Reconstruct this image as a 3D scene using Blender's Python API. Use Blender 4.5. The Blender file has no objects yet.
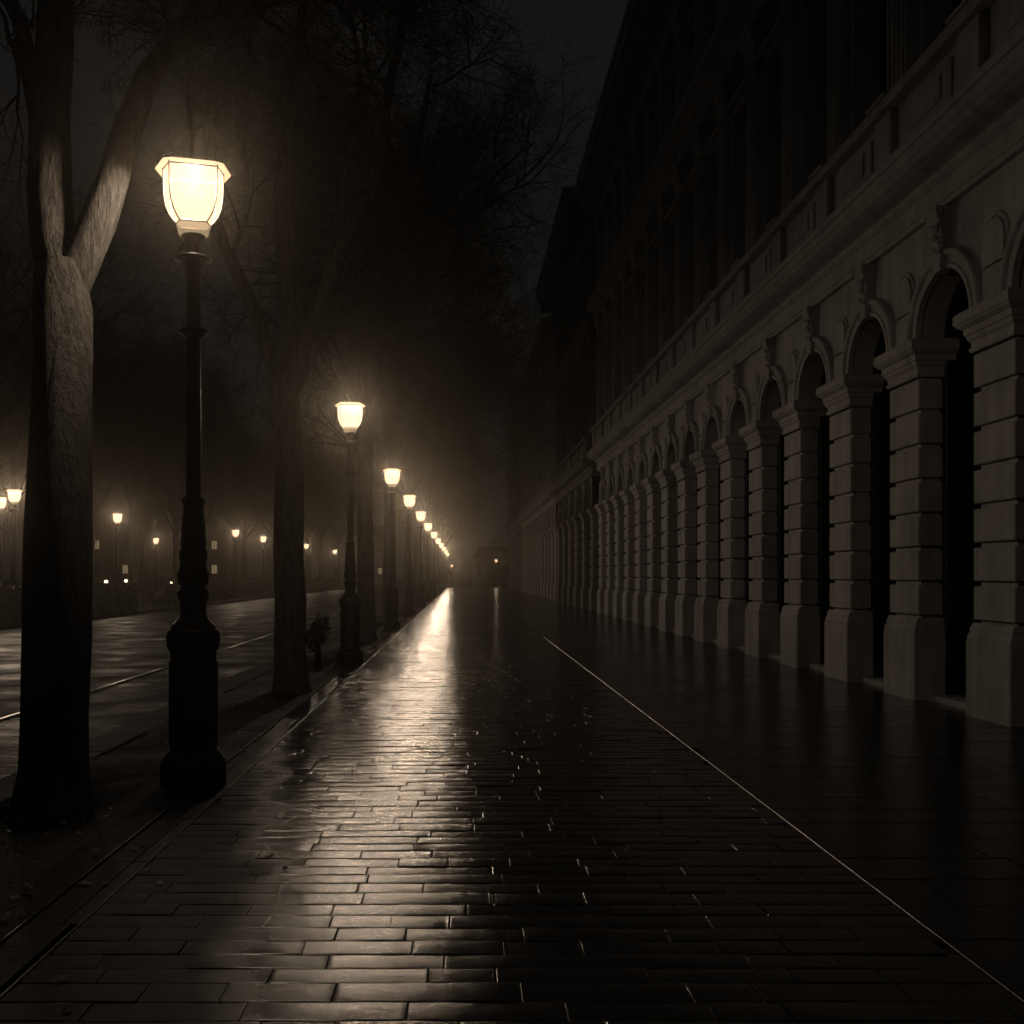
import bpy, math, random
from mathutils import Vector, Matrix, noise

R = math.radians
S = bpy.context.scene
COL = S.collection

# ---------------------------------------------------------------- camera, world, exposure
cam_d = bpy.data.cameras.new('camera')
cam_d.lens = 36; cam_d.sensor_width = 36
cam_d.shift_x = (512 - 462) / 1024; cam_d.shift_y = (575 - 512) / 1024
cam_d.clip_start = .05; cam_d.clip_end = 2000
cam = bpy.data.objects.new('camera', cam_d); COL.objects.link(cam)
cam.location = (0, 0, 1.6); cam.rotation_euler = (R(90), 0, 0)
S.camera = cam

W = bpy.data.worlds.new('World'); S.world = W; W.use_nodes = True
bgn = W.node_tree.nodes['Background']
bgn.inputs['Color'].default_value = (1.0, .98, .95, 1)       # overcast night sky lit by the town
bgn.inputs['Strength'].default_value = .0075

S.view_settings.view_transform = 'Standard'; S.view_settings.look = 'None'
S.view_settings.exposure = 0; S.view_settings.gamma = 1
cy = S.cycles
cy.max_bounces = 6; cy.diffuse_bounces = 2; cy.glossy_bounces = 3; cy.transmission_bounces = 2
cy.volume_bounces = 0; cy.transparent_max_bounces = 24
cy.use_denoising = True; cy.sample_clamp_indirect = 2
cy.caustics_reflective = False; cy.caustics_refractive = False

LAMP_WATTS = 255
LAMP_COL = (1, .775, .56)
GLASS_EMIT = 1.25
HAZE_DENSITY = .0022

# ---------------------------------------------------------------- mesh helpers
class MB:
    def __init__(s): s.v = []; s.f = []; s.sm = []
    def add(s, vs, fs, smooth=False):
        o = len(s.v); s.v += [tuple(p) for p in vs]
        for f in fs: s.f.append([i + o for i in f]); s.sm.append(smooth)
    def box(s, x0, x1, y0, y1, z0, z1):
        s.add([(x0,y0,z0),(x1,y0,z0),(x1,y1,z0),(x0,y1,z0),(x0,y0,z1),(x1,y0,z1),(x1,y1,z1),(x0,y1,z1)],
              [(0,3,2,1),(4,5,6,7),(0,1,5,4),(1,2,6,5),(2,3,7,6),(3,0,4,7)])
    def bbox(s, x0, x1, y0, y1, z0, z1, b=.01):                # box with chamfered edges
        X = (x0, x1); Y = (y0, y1); Z = (z0, z1); vs = []; ix = {}
        for i in (0,1):
            for j in (0,1):
                for k in (0,1):
                    dx, dy, dz = b*(1-2*i), b*(1-2*j), b*(1-2*k)
                    for a in range(3):
                        p = [X[i]+dx, Y[j]+dy, Z[k]+dz]; p[a] = (X[i], Y[j], Z[k])[a]
                        ix[i,j,k,a] = len(vs); vs.append(p)
        q = lambda *t: [ix[a] for a in t]
        fs = []
        for i in (0,1):
            fs.append(q((i,0,0,0),(i,1,0,0),(i,1,1,0),(i,0,1,0)))
            fs.append(q((0,i,0,1),(1,i,0,1),(1,i,1,1),(0,i,1,1)))
            fs.append(q((0,0,i,2),(1,0,i,2),(1,1,i,2),(0,1,i,2)))
            for j in (0,1):
                fs.append(q((i,j,0,0),(i,j,1,0),(i,j,1,1),(i,j,0,1)))
                fs.append(q((i,0,j,0),(i,1,j,0),(i,1,j,2),(i,0,j,2)))
                fs.append(q((0,i,j,1),(1,i,j,1),(1,i,j,2),(0,i,j,2)))
                for k in (0,1): fs.append(q((i,j,k,0),(i,j,k,1),(i,j,k,2)))
        c = Vector(((x0+x1)/2,(y0+y1)/2,(z0+z1)/2)); out = []
        for f in fs:
            p = [Vector(vs[i]) for i in f]; n = (p[1]-p[0]).cross(p[2]-p[0])
            m = sum(p, Vector())/len(p) - c
            out.append(f if n.dot(m) > 0 else f[::-1])
        s.add(vs, out)
    def lathe(s, prof, n=16, c=(0,0,0), rot=0, smooth=True, cap=True):   # prof: (r, z)
        vs = []; fs = []; m = len(prof)
        for r, z in prof:
            for i in range(n):
                a = 2*math.pi*(i+rot)/n; vs.append((c[0]+r*math.cos(a), c[1]+r*math.sin(a), c[2]+z))
        for j in range(m-1):
            for i in range(n):
                k = (i+1) % n; fs.append((j*n+i, j*n+k, (j+1)*n+k, (j+1)*n+i))
        s.add(vs, fs, smooth)
        if cap: s.add(vs[:n], [list(range(n))[::-1]]); s.add(vs[-n:], [list(range(n))])
    def rings(s, rs, smooth=False, cap=True):                 # loft of equal-length rings of points
        n = len(rs[0]); vs = [p for r in rs for p in r]; fs = []
        for j in range(len(rs)-1):
            for i in range(n):
                k = (i+1) % n; fs.append((j*n+i, j*n+k, (j+1)*n+k, (j+1)*n+i))
        s.add(vs, fs, smooth)
        if cap: s.add(rs[0], [list(range(n))[::-1]]); s.add(rs[-1], [list(range(n))])
    def stack(s, lv):                                          # (z, x0, x1, y0, y1)
        s.rings([[(x0,y0,z),(x1,y0,z),(x1,y1,z),(x0,y1,z)] for z,x0,x1,y0,y1 in lv])
    def extr(s, prof, y0, y1):                                 # closed profile (x,z) along y
        n = len(prof); s.rings([[(x,y0,z) for x,z in prof],[(x,y1,z) for x,z in prof]][::-1])
    def tube(s, pts, rad, n=8, smooth=True, jit=0, rng=None, cap=True):
        pts = [Vector(p) for p in pts]; m = len(pts); rs = []; ref = None
        for i, p in enumerate(pts):
            d = (pts[min(i+1,m-1)] - pts[max(i-1,0)])
            d = d.normalized() if d.length > 1e-9 else Vector((0,0,1))
            if ref is None: ref = d.orthogonal().normalized()
            ref = ref - d*ref.dot(d); ref = ref.normalized() if ref.length > 1e-6 else d.orthogonal().normalized()
            b = d.cross(ref); ring = []
            for k in range(n):
                a = 2*math.pi*k/n; r = rad[i]
                if jit: r *= 1 + jit*(noise.noise(Vector((math.cos(a)*1.6+p.x*3, math.sin(a)*1.6+p.y*3, p.z*1.3))))
                ring.append(p + (ref*math.cos(a) + b*math.sin(a))*r)
            rs.append(ring)
        s.rings(rs, smooth, cap)
    def mesh(s, name, mat):
        me = bpy.data.meshes.new(name); me.from_pydata(s.v, [], s.f)
        me.polygons.foreach_set('use_smooth', s.sm)
        if mat: me.materials.append(mat)
        me.update(); return me

def obj(name, data, parent=None, loc=(0,0,0), rz=0, mat=None):
    if isinstance(data, MB): data = data.mesh(name, mat)
    o = bpy.data.objects.new(name, data); COL.objects.link(o)
    o.location = loc; o.rotation_euler = (0,0,rz)
    if parent: o.parent = parent
    return o
def tag(o, label=None, cat=None, group=None, kind=None):
    if label: o['label'] = label
    if cat: o['category'] = cat
    if group: o['group'] = group
    if kind: o['kind'] = kind
    return o
def thing(name, label, cat, loc=(0,0,0), rz=0, group=None):
    o = bpy.data.objects.new(name, None); COL.objects.link(o)
    o.location = loc; o.rotation_euler = (0,0,rz); o.empty_display_size = .2
    return tag(o, label, cat, group)
def copy_tree(o, parent=None):
    c = o.copy(); COL.objects.link(c); c.parent = parent
    for ch in list(o.children): copy_tree(ch, c)
    return c

# ---------------------------------------------------------------- materials
def newmat(name):
    m = bpy.data.materials.new(name); m.use_nodes = True
    nt = m.node_tree; return m, nt, nt.nodes, nt.links, nt.nodes['Principled BSDF']
def ramp(N, L, src, stops):
    r = N.new('ShaderNodeValToRGB'); L.new(src, r.inputs[0])
    e = r.color_ramp.elements
    while len(e) < len(stops): e.new(.5)
    for q, (p, c) in zip(e, stops):
        q.position = p; q.color = (c, c, c, 1) if isinstance(c, (int, float)) else (*c, 1)
    return r.outputs[0]
def nz(N, L, vec, scale, detail=4, rough=.55, stretch=None):
    if stretch:
        mp = N.new('ShaderNodeMapping'); mp.inputs['Scale'].default_value = stretch
        L.new(vec, mp.inputs[0]); vec = mp.outputs[0]
    n = N.new('ShaderNodeTexNoise'); n.inputs['Scale'].default_value = scale
    n.inputs['Detail'].default_value = detail; n.inputs['Roughness'].default_value = rough
    L.new(vec, n.inputs['Vector']); return n.outputs[0]
def coords(N, world=False):
    if world: return N.new('ShaderNodeNewGeometry').outputs['Position']
    return N.new('ShaderNodeTexCoord').outputs['Object']
def bump(N, L, h, dist, strength=1, prev=None):
    b = N.new('ShaderNodeBump'); b.inputs['Distance'].default_value = dist; b.inputs['Strength'].default_value = strength
    L.new(h, b.inputs['Height'])
    if prev: L.new(prev, b.inputs['Normal'])
    return b.outputs[0]
def mathn(N, L, op, a, b):
    m = N.new('ShaderNodeMath'); m.operation = op
    for i, v in enumerate((a, b)):
        if isinstance(v, (int, float)): m.inputs[i].default_value = v
        else: L.new(v, m.inputs[i])
    return m.outputs[0]

def stone_mat(name, c0, c1, rough=.75, world=True):
    m, nt, N, L, P = newmat(name); v = coords(N, world)
    a = nz(N, L, v, 1.3, 6); s = nz(N, L, v, 5, 5, .6, (1, 1, .12))
    mixv = mathn(N, L, 'MULTIPLY', mathn(N, L, 'ADD', a, s), .5)
    L.new(ramp(N, L, mixv, [(.35, c0), (.62, c1)]), P.inputs['Base Color'])
    f = nz(N, L, v, 60, 4, .6)
    L.new(bump(N, L, f, .004, .6, bump(N, L, a, .01, .4)), P.inputs['Normal'])
    P.inputs['Roughness'].default_value = rough; return m
def plain(name, c, rough=.6, metal=0, nscale=30, nb=.001):
    m, nt, N, L, P = newmat(name); v = coords(N)
    n = nz(N, L, v, nscale, 4)
    L.new(ramp(N, L, n, [(.3, tuple(x*.75 for x in c)), (.7, tuple(x*1.2 for x in c))]), P.inputs['Base Color'])
    L.new(ramp(N, L, nz(N, L, v, nscale*.4, 3), [(.3, rough*.8), (.7, min(1, rough*1.2))]), P.inputs['Roughness'])
    P.inputs['Metallic'].default_value = metal
    L.new(bump(N, L, n, nb), P.inputs['Normal']); return m

def wet_mat(name, c0, c1, r0, r1, fine, wave, cut_streak=True, spec=.7):
    """wet ground: dark stone, roughness by patchy wetness, rippled top"""
    m, nt, N, L, P = newmat(name); v = coords(N, True)
    g = nz(N, L, v, 2.2, 5); f = nz(N, L, v, 34, 6, .7, (.55, 1.5, 1)); w = nz(N, L, v, 7, 3)
    mott = mathn(N, L, 'MULTIPLY', mathn(N, L, 'ADD', g, f), .5)
    L.new(ramp(N, L, mott, [(.35, c0), (.65, c1)]), P.inputs['Base Color'])
    rg = ramp(N, L, nz(N, L, v, .9, 4), [(.3, r0), (.7, r1)])
    gr = nz(N, L, v, 160, 3, .7)                              # grit: fine speckle in gloss and relief
    rg = mathn(N, L, 'MAXIMUM', mathn(N, L, 'ADD', rg, mathn(N, L, 'MULTIPLY', mathn(N, L, 'SUBTRACT', mathn(N, L, 'ADD', mathn(N, L, 'MULTIPLY', gr, .5), mathn(N, L, 'MULTIPLY', f, .5)), .5), .34)), .07)
    P.inputs['Specular IOR Level'].default_value = spec
    if cut_streak: P.inputs['IOR'].default_value = 1.75
    if cut_streak:   # matte kerb side, its edge drawn to cut out the nearest lamp's reflection
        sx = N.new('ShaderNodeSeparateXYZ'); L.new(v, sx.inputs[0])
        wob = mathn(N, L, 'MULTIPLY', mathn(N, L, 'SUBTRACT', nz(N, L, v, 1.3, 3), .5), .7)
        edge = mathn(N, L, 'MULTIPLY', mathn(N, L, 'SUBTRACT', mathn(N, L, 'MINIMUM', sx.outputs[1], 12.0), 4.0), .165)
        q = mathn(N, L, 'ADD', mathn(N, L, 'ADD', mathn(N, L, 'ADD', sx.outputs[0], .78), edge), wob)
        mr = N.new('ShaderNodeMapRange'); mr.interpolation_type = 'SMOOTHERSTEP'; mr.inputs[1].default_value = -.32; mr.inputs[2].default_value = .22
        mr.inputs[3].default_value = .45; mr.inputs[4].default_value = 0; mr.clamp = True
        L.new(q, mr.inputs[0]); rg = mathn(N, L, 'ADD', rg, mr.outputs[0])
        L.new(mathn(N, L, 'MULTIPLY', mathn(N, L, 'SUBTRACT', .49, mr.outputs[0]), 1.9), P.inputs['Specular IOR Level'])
    L.new(rg, P.inputs['Roughness'])
    L.new(bump(N, L, gr, .0005, 1, bump(N, L, f, fine, 1, bump(N, L, w, wave, 1))), P.inputs['Normal'])
    return m

M = {}
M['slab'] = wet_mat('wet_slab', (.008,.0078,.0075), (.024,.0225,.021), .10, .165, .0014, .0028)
M['slab_smooth'] = wet_mat('wet_smooth_slab', (.008,.008,.008), (.02,.0195,.019), .14, .24, .001, .003, cut_streak=False)
M['joint'] = wet_mat('joint_grit', (.008,.008,.008), (.02,.019,.017), .6, .8, .004, .004, cut_streak=False)
M['soil'] = wet_mat('tree_strip_soil', (.008,.0075,.007), (.022,.019,.016), .55, .85, .02, .03, cut_streak=False, spec=.25)
M['asphalt'] = wet_mat('wet_asphalt', (.008,.008,.008), (.02,.0195,.019), .30, .66, .006, .03, cut_streak=False, spec=.2)
M['kerb'] = wet_mat('granite_kerb', (.010,.0097,.0095), (.024,.023,.022), .55, .75, .002, .003, cut_streak=False, spec=.25)
M['grass'] = wet_mat('dark_lawn', (.015,.02,.010), (.03,.035,.018), .7, .9, .03, .05, cut_streak=False)
M['strip'] = plain('worn_steel_edge', (.3,.29,.27), .3, 1, 60, .0004)
M['paint'] = plain('worn_road_paint', (.45,.44,.42), .4, 0, 20, .001)
M['stone'] = stone_mat('facade_stone', (.27,.268,.267), (.50,.495,.492))
M['stone_dark'] = stone_mat('sooty_stone', (.11,.105,.098), (.22,.21,.195))
M['stone_far'] = stone_mat('far_stone', (.32,.31,.29), (.48,.46,.43))
M['roof'] = plain('roof_zinc', (.06,.06,.062), .55, .4, 3, .002)
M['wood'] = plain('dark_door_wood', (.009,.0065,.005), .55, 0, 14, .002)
M['glass'] = plain('dark_window_glass', (.012,.012,.013), .12, 0, 2, .0002)
M['iron'] = plain('cast_iron', (.018,.017,.016), .42, .3, 45, .0012)
M['brass'] = plain('lantern_frame', (.10,.075,.045), .4, .6, 40, .0006)
M['leaf'] = plain('hedge_leaf', (.028,.034,.018), .6, 0, 8, .001)
M['dead_leaf'] = plain('dead_leaf', (.055,.038,.022), .55, 0, 40, .001)
M['plank'] = plain('bench_wood', (.10,.07,.045), .6, 0, 12, .001)

def bark():
    m, nt, N, L, P = newmat('bark'); v = coords(N, True)
    big = nz(N, L, v, 17, 5, .6, (1, 1, .16)); mid = nz(N, L, v, 46, 5, .65, (1, 1, .22)); f = nz(N, L, v, 150, 4, .7, (1, 1, .55))
    fis = ramp(N, L, big, [(.40, 0), (.56, 1)])          # long vertical fissures
    mm = ramp(N, L, mid, [(.36, 0), (.62, 1)])
    h = mathn(N, L, 'ADD', mathn(N, L, 'MULTIPLY', fis, .55), mathn(N, L, 'MULTIPLY', mm, .45))
    L.new(ramp(N, L, mathn(N, L, 'ADD', mathn(N, L, 'MULTIPLY', h, .6), mathn(N, L, 'MULTIPLY', f, .4)),
               [(.15, (.012,.011,.010)), (.85, (.098,.089,.078))]), P.inputs['Base Color'])
    L.new(bump(N, L, f, .006, .9, bump(N, L, h, .02, 1)), P.inputs['Normal'])
    P.inputs['Roughness'].default_value = .85; return m
M['bark'] = bark()
M['twig'] = plain('twig_bark', (.024,.021,.018), .8, 0, 20, .001)

def emis(name, c, s, transp=0):
    m = bpy.data.materials.new(name); m.use_nodes = True; nt = m.node_tree; N = nt.nodes; L = nt.links
    N.clear(); out = N.new('ShaderNodeOutputMaterial'); e = N.new('ShaderNodeEmission')
    e.inputs[0].default_value = (*c, 1); e.inputs[1].default_value = s
    if transp:
        t = N.new('ShaderNodeBsdfTransparent'); mx = N.new('ShaderNodeMixShader')
        mx.inputs[0].default_value = 1 - transp
        L.new(t.outputs[0], mx.inputs[1]); L.new(e.outputs[0], mx.inputs[2]); L.new(mx.outputs[0], out.inputs[0])
    else: L.new(e.outputs[0], out.inputs[0])
    m.cycles.emission_sampling = 'AUTO'
    return m
M['lantern_glass'] = emis('lantern_glass', (1, .63, .36), GLASS_EMIT/.55, .45)
M['opal'] = emis('opal_rim', (1, .63, .36), GLASS_EMIT/.9, .10)
M['neck_glow'] = emis('neck_glow', (1, .72, .42), .42, .5)  # collar given its own glow in place of lamplight falling on it
M['lit_window'] = emis('lit_window', (1, .74, .42), .2)
M['bollard_glow'] = emis('bollard_glow', (1, .78, .48), 4)

# ---------------------------------------------------------------- ground
g = MB(); g.add([(-400,-60,-.14),(400,-60,-.14),(400,700,-.14),(-400,700,-.14)], [(0,1,2,3)])
tag(obj('ground', g, mat=M['joint']), kind='structure')

rng = random.Random(5)
def paving(name, x0, x1, y0, y1, pitch, lmin, lmax, mat, top, tilt, zj, gap=.008, bev=.006, dome_=0):
    mb = MB(); y = y0
    while y < y1:
        p = pitch * rng.uniform(.9, 1.12)
        x = x0 - rng.uniform(0, lmin)
        while x < x1:
            l = rng.uniform(lmin, lmax); a, b = max(x, x0), min(x+l, x1)
            if b - a > .06:
                z = top + rng.uniform(-zj, zj); tx, ty = rng.gauss(0, tilt), rng.gauss(0, tilt)
                cx, cy_ = (a+b)/2, y+p/2
                def P(px, py, dz): return (px, py, z+dz+(px-cx)*tx*.45+(py-cy_)*ty)
                A, B, C, D = a+gap/2, b-gap/2, y+gap/2, y+p-gap/2
                jj = lambda: rng.uniform(-.0012, .0012)
                ex = .0025; dome = p*dome_
                ys = [(C, -bev*.9), (C+bev, -dome*.2), (C+bev+.006, 0), (C+p*.28, dome*.75), (C+p*.5, dome), (D-p*.28, dome*.75), (D-bev-.006, 0), (D-bev, -dome*.2), (D, -bev*.9)]
                w1, w2 = jj(), jj(); vs = []
                xs = [(A+w1, -.0012), (A+ex+w1, 0), (A+.007, 0), (A+.02, 0)]
                if y < 45 and dome_:                      # worn, uneven long edges
                    k = int((B-A-.08)/.13); xs += [(A+.02+(B-A-.04)*(t+1)/(k+1)+rng.uniform(-.02,.02), 0) for t in range(max(0, k))]
                xs += [(B-.02, 0), (B-.007, 0), (B-ex+w2, 0), (B+w2, -.0012)]; nc = len(xs); n = len(ys)
                wob = [(rng.gauss(0,.0026), rng.gauss(0,.0026), rng.gauss(0,.0007)) if y < 45 and dome_ else (0,0,0) for _ in xs]
                for q, (yy, dz) in enumerate(ys):
                    f0 = max(0, 1-q/3); f1 = max(0, 1-(n-1-q)/3)
                    vs += [P(xx, yy + wv[0]*f0 + wv[1]*f1, dz+ed+wv[2]) for (xx, ed), wv in zip(xs, wob)]
                fs = [(nc*q+k, nc*q+k+1, nc*q+k+nc+1, nc*q+k+nc) for q in range(n-1) for k in range(nc-1)]
                mb.add(vs, fs, True)
                ring = [nc*q for q in range(n)][::-1] + list(range(1, nc)) + [nc*q+nc-1 for q in range(1, n)] + [nc*(n-1)+k for k in range(nc-2, 0, -1)]
                top_ = [vs[r] for r in ring]; low = [(r[0], r[1], top-.05) for r in top_]
                m_ = len(ring); mb.add(top_+low, [(k, (k+1) % m_, m_+(k+1) % m_, m_+k)[::-1] for k in range(m_)])
            x += l
        y += p
    o = obj(name, mb, mat=mat); tag(o, kind='structure'); return o
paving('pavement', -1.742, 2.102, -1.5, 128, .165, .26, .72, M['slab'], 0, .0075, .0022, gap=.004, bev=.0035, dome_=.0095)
paving('pavement_by_facade', 2.118, 6.9, -1.5, 128, .42, .5, 1.1, M['slab_smooth'], -.002, .0022, .0008, gap=.005, bev=.004)
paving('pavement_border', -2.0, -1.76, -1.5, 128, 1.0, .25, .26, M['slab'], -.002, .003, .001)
def sheet(name, x0, x1, y0, y1, z, mat, kind='structure', amp=0, step=.5):
    mb = MB()
    if amp:
        nx = int((x1-x0)/step)+1; ny = int((y1-y0)/step)+1; vs = []
        for j in range(ny+1):
            for i in range(nx+1):
                x = x0+(x1-x0)*i/nx; y = y0+(y1-y0)*j/ny
                pit = .10*math.exp(-((x+2.83)**2/.10 + (y-7.1)**2/.45)) if name == 'tree_strip' else 0
                vs.append((x, y, z - pit + amp*noise.fractal(Vector((x*1.4, y*1.4, 3)), 1, 2, 4)))
        mb.add(vs, [(j*(nx+1)+i, j*(nx+1)+i+1, (j+1)*(nx+1)+i+1, (j+1)*(nx+1)+i) for j in range(ny) for i in range(nx)], True)
    else: mb.add([(x0,y0,z),(x1,y0,z),(x1,y1,z),(x0,y1,z)], [(0,1,2,3)])
    return tag(obj(name, mb, mat=mat), kind=kind)
sheet('pavement_bed', -2.02, 7.2, -1.6, 128, -.03, M['joint'])
sheet('tree_strip', -3.24, -2.03, -3, 240, -.018, M['soil'], amp=.022, step=.14)
sheet('road', -14.3, -3.66, -30, 320, -.12, M['asphalt'], amp=.012, step=.6)
sheet('cross_street', -3.0, 60, 128.2, 148, -.11, M['asphalt'])
sheet('park_ground', -160, -14.7, -30, 320, -.02, M['grass'], amp=.05, step=2.5)
def kerb(name, x0, x1, y0, y1, z0, z1):
    mb = MB(); y = y0
    while y < y1:
        l = rng.uniform(.95, 1.1); mb.bbox(x0, x1, y+.003, y+l-.003, z0, z1 + rng.uniform(-.003, .003), .012); y += l
    return tag(obj(name, mb, mat=M['kerb']), kind='structure')
kerb('kerb', -3.64, -3.26, -3, 240, -.14, -.004)
kerb('kerb_by_park', -14.68, -14.32, 5, 170, -.14, .0)
def steel(name, x, w, z0, z1, y1=127):
    mb = MB(); y = -1.5
    while y < y1:
        mb.bbox(x-w/2, x+w/2, y, y+1.999, z0, z1, .002); y += 2
    return tag(obj(name, mb, mat=M['strip']), kind='structure')
steel('paving_edge_strip', 2.11, .006, -.03, .0015, 25)
steel('border_edge_strip', -1.75, .009, -.03, .004)
steel('tree_strip_edge', -2.015, .010, -.03, .004)
mb = MB()
for k in range(90): mb.box(-5.49, -5.44, -2+k*2, -2+k*2+1.999, -.109, -.098)
tag(obj('tram_rail', mb, mat=M['strip']), kind='structure')
mb = MB(); rl = random.Random(77)
for k in range(900):                                     # fallen leaves lying along the tree strip and its edge
    y = 3 + 60*rl.random()**1.8; x = rl.uniform(-3.2, -2.05) if rl.random() < .8 else -2.0 + abs(rl.gauss(0, .55))
    a = rl.uniform(0, 6.28); l = rl.uniform(.02,.045); z = .022 if x < -2.02 else .009
    c, n = math.cos(a), math.sin(a); w = l*.55; t1, t2 = rl.uniform(.002,.018), rl.uniform(.002,.018)
    mb.add([(x-c*l,y-n*l,z),(x+n*w,y-c*w,z+t1),(x+c*l,y+n*l,z+.004),(x-n*w,y+c*w,z+t2)], [(0,1,2),(0,2,3)])
tag(obj('fallen_leaves', mb, mat=M['dead_leaf']), kind='stuff')

# ---------------------------------------------------------------- street lamp
def lantern_ring(h, z):          # six-sided lantern ring: wide front and back panes, narrow pointed sides
    f, d = h*.78, h*.76
    return [(-f,-d,z),(f,-d,z),(h,0,z),(f,d,z),(-f,d,z),(-h,0,z)]
def lantern_half(z):                  # glass outline
    t = [(4.345,.118),(4.375,.150),(4.42,.182),(4.48,.206),(4.56,.218),(4.66,.222),(4.77,.224)]
    for (a, ra), (b, rb) in zip(t, t[1:]):
        if z <= b: return ra + (rb-ra)*max(0,(z-a))/(b-a)
    return t[-1][1]
ZL = [4.345,4.375,4.42,4.48,4.56,4.66,4.77]
meshes = {}
def lamp_meshes():
    p = MB()     # pedestal: octagonal foot, panelled shaft, cap
    p.lathe([(.262,0),(.262,.17),(.25,.20),(.225,.235),(.205,.262)], 8, rot=.5, smooth=False)
    p.lathe([(.193,.262),(.187,.30),(.180,.98),(.186,1.03)], 8, rot=.5, smooth=False)
    for k in range(8):
        a = 2*math.pi*k/8
        c = Vector((math.cos(a), math.sin(a), 0)); t = Vector((-c.y, c.x, 0))
        for (w0, w1, z0, z1) in ((-.045,.045,.93,.955),(-.045,.045,.33,.355),(-.055,-.040,.33,.955),(.040,.055,.33,.955)):
            r0 = .172
            q = [c*(r0+dr)+t*w for dr, w in ((-.01,w0),(.008,w0),(.008,w1),(-.01,w1))]
            p.rings([[(v.x,v.y,z0) for v in q],[(v.x,v.y,z1) for v in q]])
    p.lathe([(.186,1.03),(.208,1.075),(.212,1.10),(.215,1.15),(.205,1.19),(.185,1.205)], 8, rot=.5, smooth=False)
    meshes['pedestal'] = p.mesh('pedestal', M['iron'])
    s = MB()     # shaft with rings, vase and collars
    s.lathe([(.165,1.205),(.168,1.225),(.150,1.25),(.115,1.285),(.100,1.31),(.096,1.36),(.104,1.43),(.118,1.455),(.122,1.48),(.116,1.505),
             (.096,1.53),(.100,1.60),(.108,1.66),(.104,1.69),(.097,1.72),(.106,1.75),(.108,1.80),(.094,1.84),(.098,1.865),(.100,1.89),(.092,1.92),
             (.080,2.02),(.074,2.12),(.084,2.175),(.090,2.20),(.086,2.22),(.063,2.235),(.060,2.26),(.055,3.46),(.060,3.485)], 20)
    for k in range(10):
        a = 2*math.pi*k/10; c, n = math.cos(a), math.sin(a)
        s.tube([(c*.101,n*.101,1.55),(c*.109,n*.109,1.65)], [.008,.011], 5)
        s.tube([(c*.084,n*.084,1.95),(c*.072,n*.072,2.12)], [.010,.007], 5)
    meshes['shaft'] = s.mesh('shaft', M['iron'])
    r = MB(); r.lathe([(.060,3.47),(.085,3.49),(.110,3.512),(.112,3.522),(.104,3.53),(.070,3.535),(.062,3.57),(.055,3.585)], 24)
    meshes['ring'] = r.mesh('ring', M['iron'])
    u = MB(); u.lathe([(.055,3.585),(.055,3.80),(.058,3.92),(.070,4.0),(.098,4.06),(.105,4.07)], 20)
    meshes['upper_shaft'] = u.mesh('upper_shaft', M['iron'])
    d = MB(); d.lathe([(.105,4.07),(.140,4.075),(.143,4.083),(.135,4.092),(.09,4.108),(.05,4.115)], 28)
    meshes['drip_ring'] = d.mesh('drip_ring', M['iron'])
    c = MB()
    c.lathe([(.045,4.113),(.042,4.13),(.045,4.185),(.05,4.19),(.06,4.20),(.082,4.235),(.088,4.25),(.09,4.262)], 18)
    nk = MB(); nk.rings([lantern_ring(h*1.1, z) for h, z in ((.095,4.262),(.102,4.27),(.112,4.325),(.118,4.330),(.118,4.343))])
    meshes['collar'] = c.mesh('collar', M['brass']); meshes['lit_neck'] = nk.mesh('lit_neck', M['neck_glow'])
    gl = MB(); gl.rings([lantern_ring(lantern_half(z), z) for z in ZL], True, cap=False)
    meshes['lantern_glass'] = gl.mesh('lantern_glass', M['lantern_glass'])
    f = MB()
    for k in range(6):
        pts = [lantern_ring(lantern_half(z)+.002, z)[k] for z in ZL]
        f.tube(pts, [.0055]*len(pts), 5)
    for z, rr in ((4.35,.006),(4.755,.006)):
        q = lantern_ring(lantern_half(z)+.003, z); f.tube(q+[q[0],q[1]], [rr]*8, 5)
    meshes['lantern_frame'] = f.mesh('lantern_frame', M['brass'])
    t = MB()
    t.rings([lantern_ring(h, z) for h, z in ((.224,4.775),(.280,4.757),(.284,4.760),(.278,4.766),(.200,4.802))])
    meshes['opal_rim'] = t.mesh('opal_rim', M['opal'])
    k = MB(); k.rings([lantern_ring(h, z) for h, z in ((.196,4.8035),(.190,4.810),(.10,4.822),(.02,4.827))])
    meshes['cap'] = k.mesh('cap', M['iron'])
lamp_meshes()
def lamp(x, y, label, group, z=0, power=1., scale=1.):
    t = thing('street_lamp', label, 'street lamp', (x, y, z), math.atan2(-x, y) if x < 0 and y < 30 else .08, group); t.scale = (scale, scale, scale*.985)
    for n in ('pedestal','shaft','ring','upper_shaft','drip_ring','collar','lit_neck','cap'): obj(n, meshes[n], t)
    gl = obj('lantern_glass', meshes['lantern_glass'], t); obj('lantern_frame', meshes['lantern_frame'], gl)
    obj('opal_rim', meshes['opal_rim'], t)
    ld = bpy.data.lights.new('lamp_flame', 'POINT'); ld.energy = LAMP_WATTS*power; ld.color = LAMP_COL; ld.shadow_soft_size = .07
    lo = bpy.data.objects.new('lamp_flame', ld); COL.objects.link(lo); lo.location = (0, 0, 4.70); lo.parent = t
    return t
ORD = ['first','second','third','fourth','fifth','sixth','seventh','eighth','ninth','tenth','eleventh','twelfth','thirteenth','fourteenth','fifteenth','sixteenth']
ROW = [7.85, 18.7, 30.3, 40.2, 50.6, 62, 74.5, 88, 101, 115, 130, 146, 163, 182, 203, 226]
near_words = ['large lit street lamp on iron post nearest the camera beside the forked tree',
              'lit street lamp standing just right of the second tree, beside the small shrub']
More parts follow.
